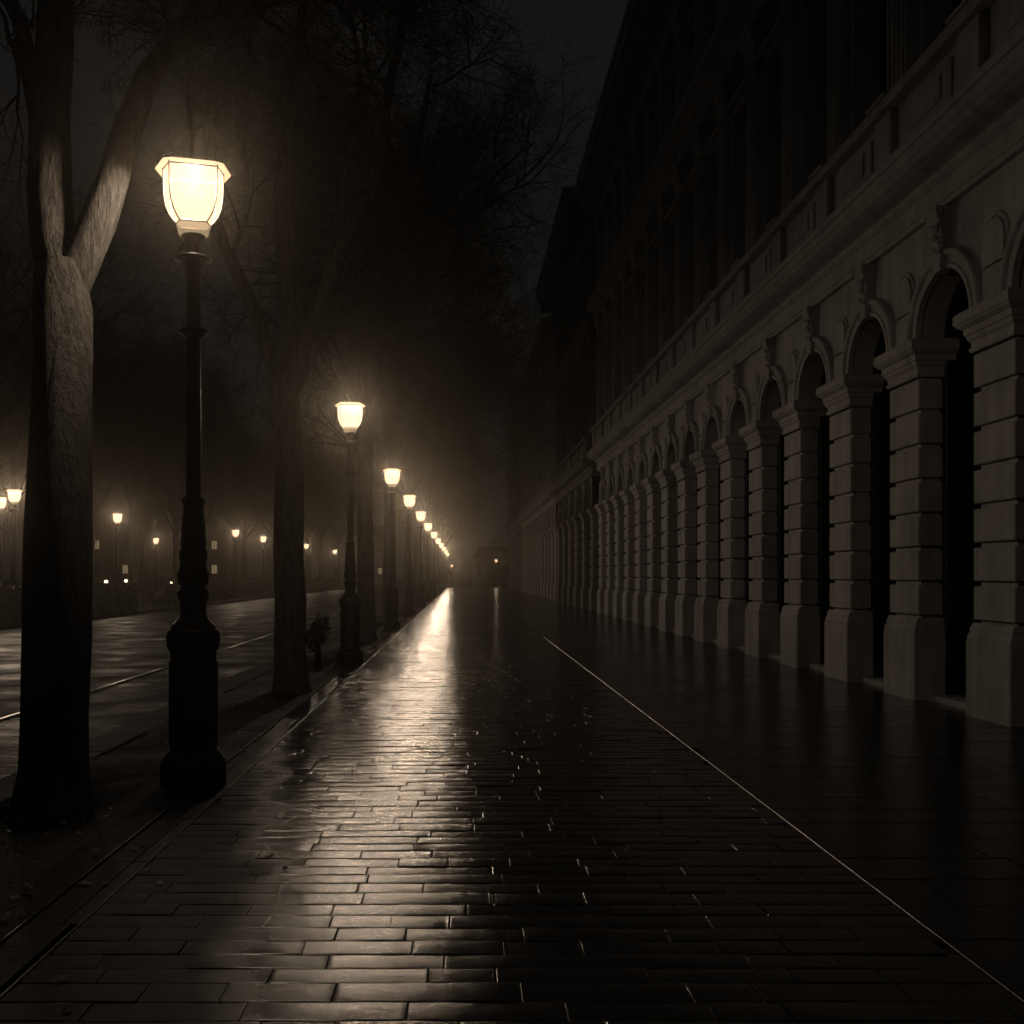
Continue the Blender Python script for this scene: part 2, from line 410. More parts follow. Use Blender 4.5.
for i, y in enumerate(ROW):
    lamp(-2.05 + rng.uniform(-.02,.02), y, near_words[i] if i < 2 else
         f'lit iron street lamp, {ORD[i]} from the front in the row along the pavement', 'street lamps in a row along the pavement', power=.85 if i == 0 else 1.)
PARK = [(-16.35,37.4,'lit park lamp close left of the big forked trunk'),
        (-18.5,41,'lit park lamp cut off by the left edge of the photo'),
        (-17.5,52,'lit park lamp behind the long hedge between forked tree and nearest lamp post'),
        (-26,87,'dim small park lamp deep among trunks, left of the nearest lamp post'),
        (-15.7,71,'lit park lamp behind the rounded shrubs right of the nearest lamp post'),
        (-16.1,83,'lit park lamp just left of the second pavement tree trunk'),
        (-15.8,104,'faint park lamp just right of the second pavement tree trunk'),
        (-15.9,128,'tiny distant park lamp left of the second pavement lamp post'),
        (-15.8,160,'tiny far park lamp right of the second pavement lamp post')]
for x, y, l in PARK: lamp(x, y, l, 'lamps in the park across the road', -.02, 1.25 if y < 75 else 1.)
lamp(5.0, 150, 'single lit lamp standing before the far gate at the end of the facades', 'lamp at the far gate', -.11, .15, .84)

lamp(-1.5, 151, 'small lit lamp beside the left gate pillar at the far end of the street', 'lamp at the far gate', -.11, .4, .68)

# ---------------------------------------------------------------- trees
def branch(tm, cm, p, d, L, r, lev, rg, spec):
    n = max(3, int(L/ (.35 if lev < 2 else .3)))
    n = min(n, 9); pts = [Vector(p)]; rad = [r]; q = Vector(p); dd = Vector(d).normalized(); dirs = [dd.copy()]
    for i in range(n):
        dd = dd + Vector((rg.gauss(0,1), rg.gauss(0,1), rg.gauss(0,1)))*spec['wig'][lev] + Vector((0,0,spec['up'][lev]))
        dd.normalize(); q = q + dd*(L/n); pts.append(q.copy()); dirs.append(dd.copy())
        rad.append(max(.003, r*(1 - (i+1)/n*spec['tap'][lev])))
    (tm if lev < 2 else cm).tube(pts, rad, (9, 6, 4, 3, 3)[lev], cap=False, jit=.12 if lev < 2 else 0)
    if lev < spec['max']:
        for k in range(spec['num'][lev]):
            t = rg.uniform(spec['from'][lev], 1); i = min(int(t*n), n-1); u = t*n - i
            pp = pts[i].lerp(pts[i+1], u); bd = dirs[i+1]
            side = bd.orthogonal(); side.rotate(Matrix.Rotation(rg.uniform(0, 2*math.pi), 3, bd))
            ang = rg.uniform(*spec['ang'][lev]); nd = bd*math.cos(ang) + side*math.sin(ang)
            rr = max(.004, rad[i]*rg.uniform(.45,.7)); 
            branch(tm, cm, pp, nd, L*rg.uniform(*spec['len'][lev])*(1.15-.5*t), rr, lev+1, rg, spec)
SPEC = dict(max=4, wig=[.10,.13,.16,.18,.2], up=[.05,.05,.03,.02,.0], tap=[.6,.7,.75,.8,.9], num=[7,8,9,7,0],
            ang=[(.4,.9),(.4,1.0),(.4,1.1),(.4,1.1),(0,0)], len=[(.5,.75),(.45,.7),(.45,.7),(.45,.75),(0,0)])
SPEC['from'] = [.25,.2,.15,.1,0]
def tree_mesh(name, trunk, rads, limbs, seed, spec=SPEC):
    """trunk: main polyline; limbs: list of (points, radii) stems that branch on, or (start, dir, len, r)"""
    rg = random.Random(seed); tm, cm = MB(), MB()
    tm.tube(trunk, rads, 20, jit=.22)
    for lb in limbs:
        if len(lb) == 2:
            pts, rr = lb; tm.tube(pts, rr, 14, jit=.15, cap=False)
            a, b = Vector(pts[-2]), Vector(pts[-1])
            branch(tm, cm, b, (b-a), 3.2, rr[-1], 0, rg, spec)
            for k in range(3):
                t = rg.uniform(.6, 1); i = int(t*(len(pts)-1.001)); pp = Vector(pts[i]).lerp(Vector(pts[i+1]), rg.random())
                nd = (Vector(pts[i+1])-Vector(pts[i])).normalized() + Vector((rg.gauss(0,.7), rg.gauss(0,.7), .35))
                branch(tm, cm, pp, nd, rg.uniform(2,3), rr[i]*.45, 1, rg, spec)
        else: branch(tm, cm, lb[0], lb[1], lb[2], lb[3], 0, rg, spec)
    return tm.mesh('trunk', M['bark']), cm.mesh('crown', M['twig'])
def flare(h, r, base=1.28):
    zs = [-.12, .0, .10, .3, .7]; rs = [r*base*1.05, r*base, r*(1+(base-1)*.55), r*(1+(base-1)*.2), r*1.03]
    return zs, rs
def trunk_line(h, r0, r1, lean=(0,0), seed=0, base=1.28):
    zs, rs = flare(h, r0, base); rg = random.Random(seed); n = 6
    for i in range(1, n+1):
        zs.append(.7 + (h-.7)*i/n); rs.append(r0 + (r1-r0)*i/n)
    return [(lean[0]*max(0,z)/h + (rg.gauss(0,.018) if .5 < z < h-.1 else 0), lean[1]*max(0,z)/h, z) for z in zs], rs
def plant(name, meshes_, loc, label, cat, group, rz=0, sc=1):
    t = thing(name, label, cat, loc, rz, group); t.scale = (sc,)*3
    tr = obj('trunk', meshes_[0], t); obj('crown', meshes_[1], t); return t

# the near forked tree
B1 = Vector((-2.83, 7.1, -.10))
def at(x, y, d): return tuple(Vector(((x-462)*d/1024, d, 1.6 + (575-y)*d/1024)) - B1)
tr1 = [(0,0,-.15),(0,0,0),(0,0,.12),(.01,.03,.35)] + [at(56,720,7.12), at(57,640,7.15), at(59,540,7.24), at(61,440,7.45), at(62,360,7.74), at(62,310,7.93), at(61,270,8.04)]
ra1 = [.30,.29,.265,.245,.235,.230,.222,.214,.208,.215,.18]
stemL = ([at(64,300,8.0),at(54,245,8.1),at(49,190,8.2),at(50,120,8.3),at(54,50,8.4),at(57,-20,8.6),at(50,-110,8.9),at(48,-220,9.2)],
         [.14,.170,.165,.155,.15,.145,.125,.10])
stemR = ([at(60,315,7.98),at(76,272,8.06),at(98,222,8.12),at(113,178,8.16),at(127,130,8.2),at(148,75,8.3),at(185,30,8.45),at(235,-5,8.65),at(290,-60,8.9)],
         [.13,.155,.138,.124,.115,.105,.10,.09,.07])
stemB = ([at(50,200,8.25),at(40,120,8.6),at(20,20,9),at(-40,-90,9.5)], [.06,.08,.07,.06])
m1 = tree_mesh('a', tr1, ra1, [stemL, stemR, stemB], 3)
plant('street_tree', m1, B1, 'large forked bare tree in the left foreground, lamplight on its right limb', 'tree', 'bare trees along the pavement')
# second tree
k2 = 14.26/1024
def px2(x, y, dy=0): return ((x-290)*k2, dy, 1.6 + (575-y)*k2)
tr2, ra2 = trunk_line(4.2, .215, .185, (-.06, 0), 4)
l2 = [([px2(286,400),px2(276,372),px2(255,315),px2(236,272),px2(220,238),px2(200,190)], [.10,.11,.10,.09,.08,.06]),
      ([px2(288,400),px2(290,350),px2(288,290),px2(280,200),px2(284,120),px2(300,30),px2(315,-70)], [.15,.16,.14,.12,.10,.09,.07]),
      ([px2(290,395),px2(306,345,.2),px2(318,300,.4),px2(328,235,.6),px2(330,150,.9),px2(345,80,1.2)], [.11,.13,.11,.10,.08,.06]),
      ([px2(292,380),px2(318,310,-.2),px2(345,250,-.4),px2(380,180,-.6),px2(400,60,-.6)], [.07,.085,.07,.06,.05])]
m2 = tree_mesh('b', tr2, ra2, l2, 8)
plant('street_tree', m2, (-2.38, 14.26, -.02), 'dark bare tree with leaning trunk, second in the pavement row, left of the second lamp', 'tree', 'bare trees along the pavement')
# generic variants
def variant(seed, h, r0, nl, lean):
    rg = random.Random(seed); tl, rr = trunk_line(h, r0, r0*.78, lean, seed); top = Vector(tl[-1]); limbs = []
    a0 = rg.uniform(0, 6)
    for i in range(nl):
        a = a0 + i*2*math.pi/nl + rg.uniform(-.4,.4); el = rg.uniform(.85, 1.25)
        st = top - Vector((0,0,rg.uniform(0,.5)))
        limbs.append((st, (math.cos(a)*math.cos(el), math.sin(a)*math.cos(el), math.sin(el)), rg.uniform(6.0,8.2), r0*rg.uniform(.45,.58)))
    limbs.append((top-Vector((0,0,.1)), (rg.gauss(0,.1), rg.gauss(0,.1), 1), 8.5, r0*.66))
    return tree_mesh('v', tl, rr, limbs, seed+50)
VA = [variant(21, 5.5, .21, 4, (.05,0)), variant(22, 5.1, .19, 4, (-.15,0)), variant(23, 5.7, .22, 5, (.02,.05))]
rowt = [(-2.36,25.2,2,1.2),(-2.5,35.5,0,2.0),(-2.4,45.6,1,4.1),(-2.45,56,2,1.2),(-2.4,68,0,3.0),(-2.5,81,1,5.2),(-2.4,94.5,2,.6),(-2.5,108,0,2.2),(-2.4,122,1,4.4),(-2.5,138,2,0)]
for i, (x, y, k, rz) in enumerate(rowt):
    plant('street_tree', VA[k], (x, y, -.02), f'dark bare street tree, {ORD[i+2]} from the front in the row between pavement lamps', 'tree',
          'bare trees along the pavement', rz, rng.uniform(.95,1.08))
# nearer tree behind the camera's left so the row reads on from a step aside
PT = [(-17.6,36.5),(-20.5,47),(-18.2,56.5),(-22.5,62),(-16.9,60.5),(-19.5,70),(-25,66),(-29,78),(-17.2,77),(-21.5,84),(-16.8,92),(-27,97),(-18.5,101),(-23,108),(-17,114),
      (-33,90),(-31,62),(-36,72),(-24,53),(-27.5,50),(-17.5,127),(-20.5,121),(-17,141),(-21,150),(-24,134),(-40,100),(-35,112)]
ranks = {p: k for k, p in enumerate(sorted(PT, key=lambda p: p[0]/p[1]))}
TENS = ORD + ['seventeenth','eighteenth','nineteenth','twentieth','twenty-first','twenty-second','twenty-third','twenty-fourth','twenty-fifth','twenty-sixth','twenty-seventh']
for i, (x, y) in enumerate(PT):
    far = 'near' if y < 65 else ('mid-distance' if y < 95 else 'far misty')
    plant('park_tree', VA[(i*2+1) % 3], (x, y, -.03), f'{far} bare tree in the park, {TENS[ranks[(x, y)]]} park trunk from the left', 'tree',
          'bare trees in the park', rng.uniform(0, 6.28), rng.uniform(.85,1.15))

# ---------------------------------------------------------------- hedges and shrubs
def leaves(mb, rg, n, sampler, size):
    for _ in range(n):
        p, nrm = sampler(rg); d = (nrm + Vector((rg.gauss(0,.7), rg.gauss(0,.7), rg.gauss(0,.7)))).normalized()
        a = d.orthogonal().normalized(); a.rotate(Matrix.Rotation(rg.uniform(0,6.28), 3, d)); b = d.cross(a)
        s = size*rg.uniform(.6,1.3)
        mb.add([p-a*s, p+b*s*.5, p+a*s, p-b*s*.5], [(0,1,2,3)])
def hedge(y0, y1, w, h, label):
    rg = random.Random(int(y0*7)); t = thing('hedge', label, 'hedge', (-15.3, (y0+y1)/2, 0), 0, 'clipped hedges along the park'); L = y1-y0
    c = MB(); n = max(2, int(L/.5)); rs = []
    for i in range(n+1):
        y = -L/2 + L*i/n; j = lambda: rg.uniform(-.04,.04)
        rs.append([(-w/2+j(),y,-.05),(-w/2+.02+j(),y,h*.6+j()),(-w/2+.10+j(),y,h-.06+j()),(w/2-.10+j(),y,h-.06+j()),(w/2-.02+j(),y,h*.6+j()),(w/2+j(),y,-.05)])
    c.rings(rs); obj('branches', c, t, mat=M['leaf'])
    l = MB()
    def smp(rg):
        y = rg.uniform(-L/2, L/2)
        if rg.random() < .4: return Vector((rg.uniform(-w/2,w/2), y, h-.05+rg.gauss(0,.035))), Vector((0,0,1))
        if rg.random() < .15: return Vector((rg.uniform(-w/2,w/2), -L/2-rg.random()*.06, rg.uniform(0,h))), Vector((0,-1,0))
        return Vector((w/2+rg.gauss(0,.035), y, rg.uniform(0,h))), Vector((1,0,0))
    leaves(l, rg, int(L*380), smp, .05); obj('foliage', l, t, mat=M['leaf'])
hedge(20, 34.5, .9, 1.32, 'long dark clipped hedge at the left edge, behind the forked tree')
hedge(35.2, 47, .9, 1.25, 'dark clipped hedge between the forked trunk and the bench')
hedge(75, 92, .9, 1.2, 'distant clipped hedge seen right of the second tree trunk')
hedge(96, 124, .9, 1.2, 'farthest clipped hedge, faint beyond the second lamp post')
def shrub(x, y, r, h, label, group='rounded shrubs along the park', dens=900):
    rg = random.Random(int(x*31+y*17)); t = thing('shrub', label, 'shrub', (x, y, -.02), 0, group)
    s = MB()
    for k in range(9):
        a = rg.uniform(0,6.28); e = Vector((math.cos(a)*r*.7*rg.random()**.5, math.sin(a)*r*.7*rg.random()**.5, h*rg.uniform(.6,.9)))
        s.tube([(0,0,-.05), e*.5+Vector((rg.gauss(0,.03),rg.gauss(0,.03),0)), e], [.015,.01,.004], 4)
    obj('stem', s, t, mat=M['twig'])
    l = MB()
    def smp(rg):
        d = Vector((rg.gauss(0,1), rg.gauss(0,1), rg.gauss(0,1))).normalized(); q = rg.uniform(.55,1)**.5
        q *= 1 + .25*noise.noise(d*2.3 + Vector((x,y,0)))
        return Vector((d.x*r*q, d.y*r*q, h*.5 + d.z*h*.5*q)), d
    leaves(l, rg, dens, smp, .055); obj('foliage', l, t, mat=M['leaf'])
shrub(-15.3, 53.2, 1.3, 1.5, 'broad rounded shrub partly behind the nearest lamp post', dens=2200)
shrub(-15.4, 57.5, 1.6, 1.35, 'rounded shrub right of the nearest lamp post', dens=2400)
shrub(-15.2, 62.5, 1.4, 1.15, 'low rounded shrub below the two park lamps', dens=1900)
shrub(-15.3, 67, 1.4, 1.2, 'low rounded shrub against the second tree trunk', dens=1900)
# small plant on a stem beside the second tree
t = thing('potted_shrub', 'small dark shrub on a thin stem between second tree and second lamp', 'shrub', (-2.48, 17.6, -.02))
s = MB(); s.tube([(0,0,-.03),(.01,0,.25),(-.01,.01,.55)], [.075,.062,.05], 10, jit=.2); obj('stem', s, t, mat=M['bark'])
l = MB(); rg0 = random.Random(2)
def smp0(rg):
    d = Vector((rg.gauss(0,1), rg.gauss(0,1), rg.gauss(0,1))).normalized(); q = rg.uniform(.4,1)**.5*(1+.4*noise.noise(d*2.1))
    return Vector((d.x*.20*q + .05*d.z, d.y*.2*q, .62+d.z*.30*q)), d
leaves(l, rg0, 520, smp0, .045); obj('foliage', l, t, mat=M['leaf'])

# ---------------------------------------------------------------- bench by the hedge
t = thing('park_bench', 'wooden slatted park bench between the clipped hedge and the rounded shrub', 'bench', (-14.95, 49.4, 0), R(-90))
b = MB()
for k in range(4): b.bbox(-.85,.85,-.22+k*.12,-.12+k*.12,.42,.455,.008)
obj('seat', b, t, mat=M['plank'])
b = MB()
for k in range(3): b.bbox(-.85,.85,.28+k*.035,.31+k*.035,.52+k*.14,.63+k*.14,.008)
obj('backrest', b, t, mat=M['plank'])
for sx in (-.7,.7):
    for yy, zz in ((-.18,.42),(.24,.9)):
        b = MB(); b.tube([(sx,yy-.04,-.03),(sx,yy,.3),(sx,yy+(.1 if zz > .5 else 0),zz)], [.025,.022,.02], 6); obj('leg', b, t, mat=M['iron'])
    b = MB(); b.tube([(sx,-.2,.42),(sx,-.2,.62),(sx,.28,.64)], [.018]*3, 6); obj('armrest', b, t, mat=M['iron'])

# ---------------------------------------------------------------- low path lights in the park
glow_posts = [(-38.5,104,'tiny glowing path light between forked trunk and hedge lamp post'),(-24.2,93,'tiny glowing path light right of the nearest lamp post'),(-31.5,96,'tiny glowing path light above the park bench'),
              (-19.5,112,'tiny glowing path light right of the second tree trunk'),(-28.5,82,'small glowing path light left of the hedge lamp post'),(-26.5,82,'small glowing path light right of the hedge lamp'),
              (-17.9,80,'small glowing path light behind rounded shrubs, below the park lamp'),(-17.2,88.5,'small glowing path light low beside the second tree trunk'),
              (-21.5,76,'small glowing path light just left of the nearest lamp post')]
for x, y, l in glow_posts:
    t = thing('path_light', l, 'path light', (x, y, -.03), 0, 'low path lights in the park')
    p = MB(); p.lathe([(.09,0),(.09,.06),(.05,.09),(.045,.92),(.07,.95)], 10); obj('post', p, t, mat=M['iron'])
    p = MB(); p.lathe([(.07,.95),(.13,1.0),(.15,1.08),(.13,1.17),(.06,1.22)], 12); obj('globe', p, t, mat=M['bollard_glow'])
    p = MB(); p.lathe([(.08,1.215),(.06,1.24),(.01,1.26)], 10); obj('cap', p, t, mat=M['iron'])

# ---------------------------------------------------------------- facades
PW = .88                                  # pier width
def pier_mesh(mat, front=0.0):
    b = MB(); z = 1.06; n = 7; hh = (4.14-z)/n
    for i in range(n):
        z0 = z + i*hh
        b.bbox(0, .32, -PW/2, PW/2, z0+.03, z0+hh-.03, .012)
    b.box(.06, .31, -PW/2+.06, PW/2-.06, z-.02, 4.15)
    return b.mesh('pier', mat)
def jamb_mesh():  # inner jamb coloured like the doors to paint in the recess shade
    b = MB(); b.bbox(.325, 1.0, -PW/2-.07, PW/2+.07, .012, 4.59, .012)
    return b.mesh('shaded_jamb', M['wood'])
def plinth_mesh(mat):
    b = MB(); w = PW/2
    b.bbox(-.07, .34, -w-.04, w+.04, -.03, .86, .012)
    b.stack([(.862,-.06,.33,-w-.03,w+.03),(.90,-.06,.33,-w-.03,w+.03),(.93,-.045,.33,-w-.02,w+.02),(.955,-.035,.33,-w-.015,w+.015),
             (1.0,-.035,.33,-w-.015,w+.015),(1.03,-.015,.33,-w-.005,w+.005),(1.055,-.004,.33,-w-.002,w+.002)])
    return b.mesh('plinth', mat)
def capital_mesh(mat):
    b = MB(); w = PW/2
    def lv(z, p): return (z, -p, .45, -w-p, w+p)
    b.stack([lv(4.135,.02),lv(4.165,.035),lv(4.185,.035),lv(4.19,.015),lv(4.25,.02),lv(4.29,.05),lv(4.33,.058),lv(4.335,.075),lv(4.41,.08),lv(4.415,.095),lv(4.44,.13),lv(4.47,.15),lv(4.475,.16),lv(4.575,.16),lv(4.60,.14)])
    return b.mesh('capital', mat)
def arch_meshes(mat, s, zt=6.03):
    r = (s-PW)/2; zs = 4.60; n = 22
    a = MB(); x0 = .03
    arc = [(r*math.cos(math.pi*i/n), zs + r*math.sin(math.pi*i/n)) for i in range(n+1)]      # y, z
    outer = []
    for y, z in arc:
        dy, dz = y, z - zs; k = 1e9
        if abs(dy) > 1e-6: k = min(k, (s/2)/abs(dy))
        if dz > 1e-6: k = min(k, (zt-zs)/dz)
        outer.append((dy*k, zs + dz*k))
    for (p0, p1), (q0, q1) in zip(zip(arc, arc[1:]), zip(outer, outer[1:])):
        pts = [p0, q0]
        if abs(abs(q0[0])-s/2) < 1e-6 and abs(q1[1]-zt) < 1e-6 and abs(abs(q1[0])-s/2) > 1e-6: pts.append((math.copysign(s/2,q0[0]), zt))
        elif abs(q0[1]-zt) < 1e-6 and abs(abs(q1[0])-s/2) < 1e-6 and abs(q1[1]-zt) > 1e-6: pts.append((math.copysign(s/2,q1[0]), zt))
        pts += [q1, p1]
        a.add([(x0, y, z) for y, z in pts], [tuple(range(len(pts)))])
    inn = MB()
    for (rr, xa, xb, a_) in ((r, x0, .33, a), (r-.07, .33, 1.0, inn)):
        rp = [(rr*math.cos(math.pi*i/n), zs + rr*math.sin(math.pi*i/n)) for i in range(n+1)]
        for p, q in zip(rp, rp[1:]):
            a_.add([(xa,p[0],p[1]),(xa,q[0],q[1]),(xb,q[0],q[1]),(xb,p[0],p[1])], [(0,1,2,3)], True)
    for p, q in zip(range(n), range(1, n+1)):
        c0, c1 = math.pi*p/n, math.pi*q/n
        inn.add([(.33, rr*math.cos(c), zs+rr*math.sin(c)) for rr, c in ((r,c0),(r,c1),(r-.07,c1),(r-.07,c0))], [(0,1,2,3)])
    wall = a.mesh('arch_wall', mat); soff = inn.mesh('soffit', M['wood'])  # inner arch takes the dark door colour as painted shade of the opening
    v = MB()       # moulded archivolt
    prof = [(.03,-.012),(-.045,-.012),(-.05,.04),(-.03,.05),(-.03,.13),(-.055,.14),(-.07,.16),(-.07,.205),(-.05,.22),(.03,.23)]
    rs = []
    for i in range(n+1):
        t = math.pi*i/n; rs.append([(x, (r+o)*math.cos(t), zs+(r+o)*math.sin(t)) for x, o in prof])
    v.rings(rs, False)
    arv = v.mesh('archivolt', mat)
    k = MB()       # scrolled keystone
    side = [(.03,5.26),(-.09,5.27),(-.105,5.32),(-.10,5.40),(-.08,5.52),(-.085,5.66),(-.11,5.80),(-.15,5.89),(-.17,5.96),(-.165,6.028),(.03,6.028)]
    w0 = .095
    k.rings([[(x, sy*(w0+(z-5.22)*.06), z) for x, z in side] for sy in (1,-1)])
    for sy in (1,-1):
        for zc, rr, xc in ((5.955,.045,-.135),(5.315,.035,-.08)):
            yb = sy*(w0+(zc-5.22)*.06)
            ring = [(xc+rr*math.cos(a), zc+rr*math.sin(a)) for a in [2*math.pi*j/12 for j in range(12)]]
            k.rings([[(x, yb-sy*.01, z) for x, z in ring],[(x, yb+sy*.02, z) for x, z in ring]])
    rg = random.Random(4)
    for j in range(16):    # carved leaf ornament
        zc = rg.uniform(5.42, 5.85); yc = rg.uniform(-.09,.09); ln = rg.uniform(.05,.1)
        k.tube([(-.075-(zc-5.42)*.08, yc, zc-ln/2),(-.105-(zc-5.42)*.08, yc*1.1, zc),(-.085-(zc-5.42)*.1, yc*1.3, zc+ln/2)], [.012,.022,.006], 6)
    key = k.mesh('keystone', mat)
    p = MB()       # spandrel panel above the pier: round topped, split by a groove
    hw = .22
    p.bbox(-.012, .04, s/2-hw, s/2+hw, 4.62, 4.99, .01)
    m = 10; top = [(s/2+hw*math.cos(math.pi*i/m), 5.30+hw*math.sin(math.pi*i/m)) for i in range(m+1)]
    poly = [(s/2+hw,5.03)] + top + [(s/2-hw,5.03)]
    p.rings([[(.04,y,z) for y,z in poly],[(-.012,y,z) for y,z in poly]])
    hood = [(s/2+(hw+.05)*math.cos(math.pi*i/m), 5.30+(hw+.05)*math.sin(math.pi*i/m)) for i in range(m+1)]
    p.tube([(.02,y,z) for y,z in hood], [.022]*(m+1), 6)
    span = p.mesh('spandrel_panel', mat)
    d = MB()       # double door filling the arch
    rr = r-.06; hy = r-.065
    d.box(.93, .99, -hy, hy, .12, 4.52)
    for sy in (-1,1):
        for z0, z1 in ((.3,1.2),(1.35,2.5),(2.65,3.3),(3.5,4.35)):
            y0, y1 = sorted((sy*.06, sy*(hy-.08))); d.bbox(.905, .935, y0, y1, z0, z1, .02)
    d.bbox(.89,.94,-.03,.03,.12,4.5,.008); d.bbox(.87,.95,-hy,hy,4.5,4.62,.015)
    door = d.mesh('door', M['wood'])
    g = MB()
    fan = [(rr*math.cos(math.pi*i/n), 4.62+rr*math.sin(math.pi*i/n)) for i in range(n+1)]
    g.add([(.96,y,z) for y,z in fan], [tuple(range(n+1))])
    fl = g.mesh('fanlight', M['glass'])
    g = MB()
    for i in range(1, 6):
        t = math.pi*i/6; g.tube([(.95,.1*math.cos(t),4.62+.1*math.sin(t)),(.95,rr*math.cos(t),4.62+rr*math.sin(t))], [.014,.014], 4)
    bars = g.mesh('glazing_bar', M['wood'])
    st = MB(); st.bbox(.14, .98, -r-.02, r+.02, -.03, .07, .014)
    return dict(soffit=soff, arch_wall=wall, archivolt=arv, keystone=key, spandrel_panel=span, door=door, fanlight=fl, bars=bars, step=st.mesh('door_step', mat))

def window_meshes(s, h, mat, tag_):
    w = s - .95
    f = MB(); hy = w/2
    for y0, y1, z0, z1 in ((-hy,-hy+.07,0,h),(hy-.07,hy,0,h),(-hy+.07,hy-.07,0,.08),(-hy+.07,hy-.07,h-.08,h),(-.035,.035,.08,h-.08),(-hy+.07,-.035,h*.68,h*.68+.05),(.035,hy-.07,h*.68,h*.68+.05)):
        f.box(.42,.49,y0,y1,z0,z1)
    g = MB(); g.add([(.46,-hy,0),(.46,hy,0),(.46,hy,h),(.46,-hy,h)], [(0,1,2,3)])
    u = MB()   # surround with jambs and a hood
    for sy in (-1,1):
        y0, y1 = sorted((sy*(hy-.005), sy*(hy+.11))); u.bbox(.045,.30,y0,y1,.0,h+.02,.012)
    u.bbox(.03,.30,-hy-.13,hy+.13,h+.021,h+.17,.012); u.bbox(-.10,.30,-hy-.18,hy+.18,h+.172,h+.26,.02)
    c = MB(); c.bbox(-.06,.42,-hy-.13,hy+.13,-.10,-.002,.015)
    return dict(window=f.mesh('window', M['wood']), pane=g.mesh('pane', M['glass']), surround=u.mesh('surround', mat), sill=c.mesh('sill', mat))
def pilaster_mesh(z0, z1, mat):
    b = MB(); w = .30
    b.bbox(-.16,.1,-w-.05,w+.05,z0,z0+.30,.012)
    b.stack([(z0+.302,-.13,.1,-w-.03,w+.03),(z0+.36,-.13,.1,-w-.03,w+.03),(z0+.42,-.10,.1,-w,w),(z1-.5,-.09,.1,-w+.01,w-.01),(z1-.48,-.12,.1,-w-.02,w+.02),(z1-.44,-.12,.1,-w-.02,w+.02),(z1-.42,-.10,.1,-w,w),
             (z1-.22,-.13,.1,-w-.03,w+.03),(z1-.2,-.17,.1,-w-.06,w+.06),(z1-.08,-.19,.1,-w-.08,w+.08),(z1-.003,-.19,.1,-w-.08,w+.08)])
    for j in range(4):
        y = -w+.09+j*.14; b.tube([(-.10,y,z0+.5),(-.095,y,z1-.6)], [.03,.028], 6)
    return b.mesh('pilaster', mat)

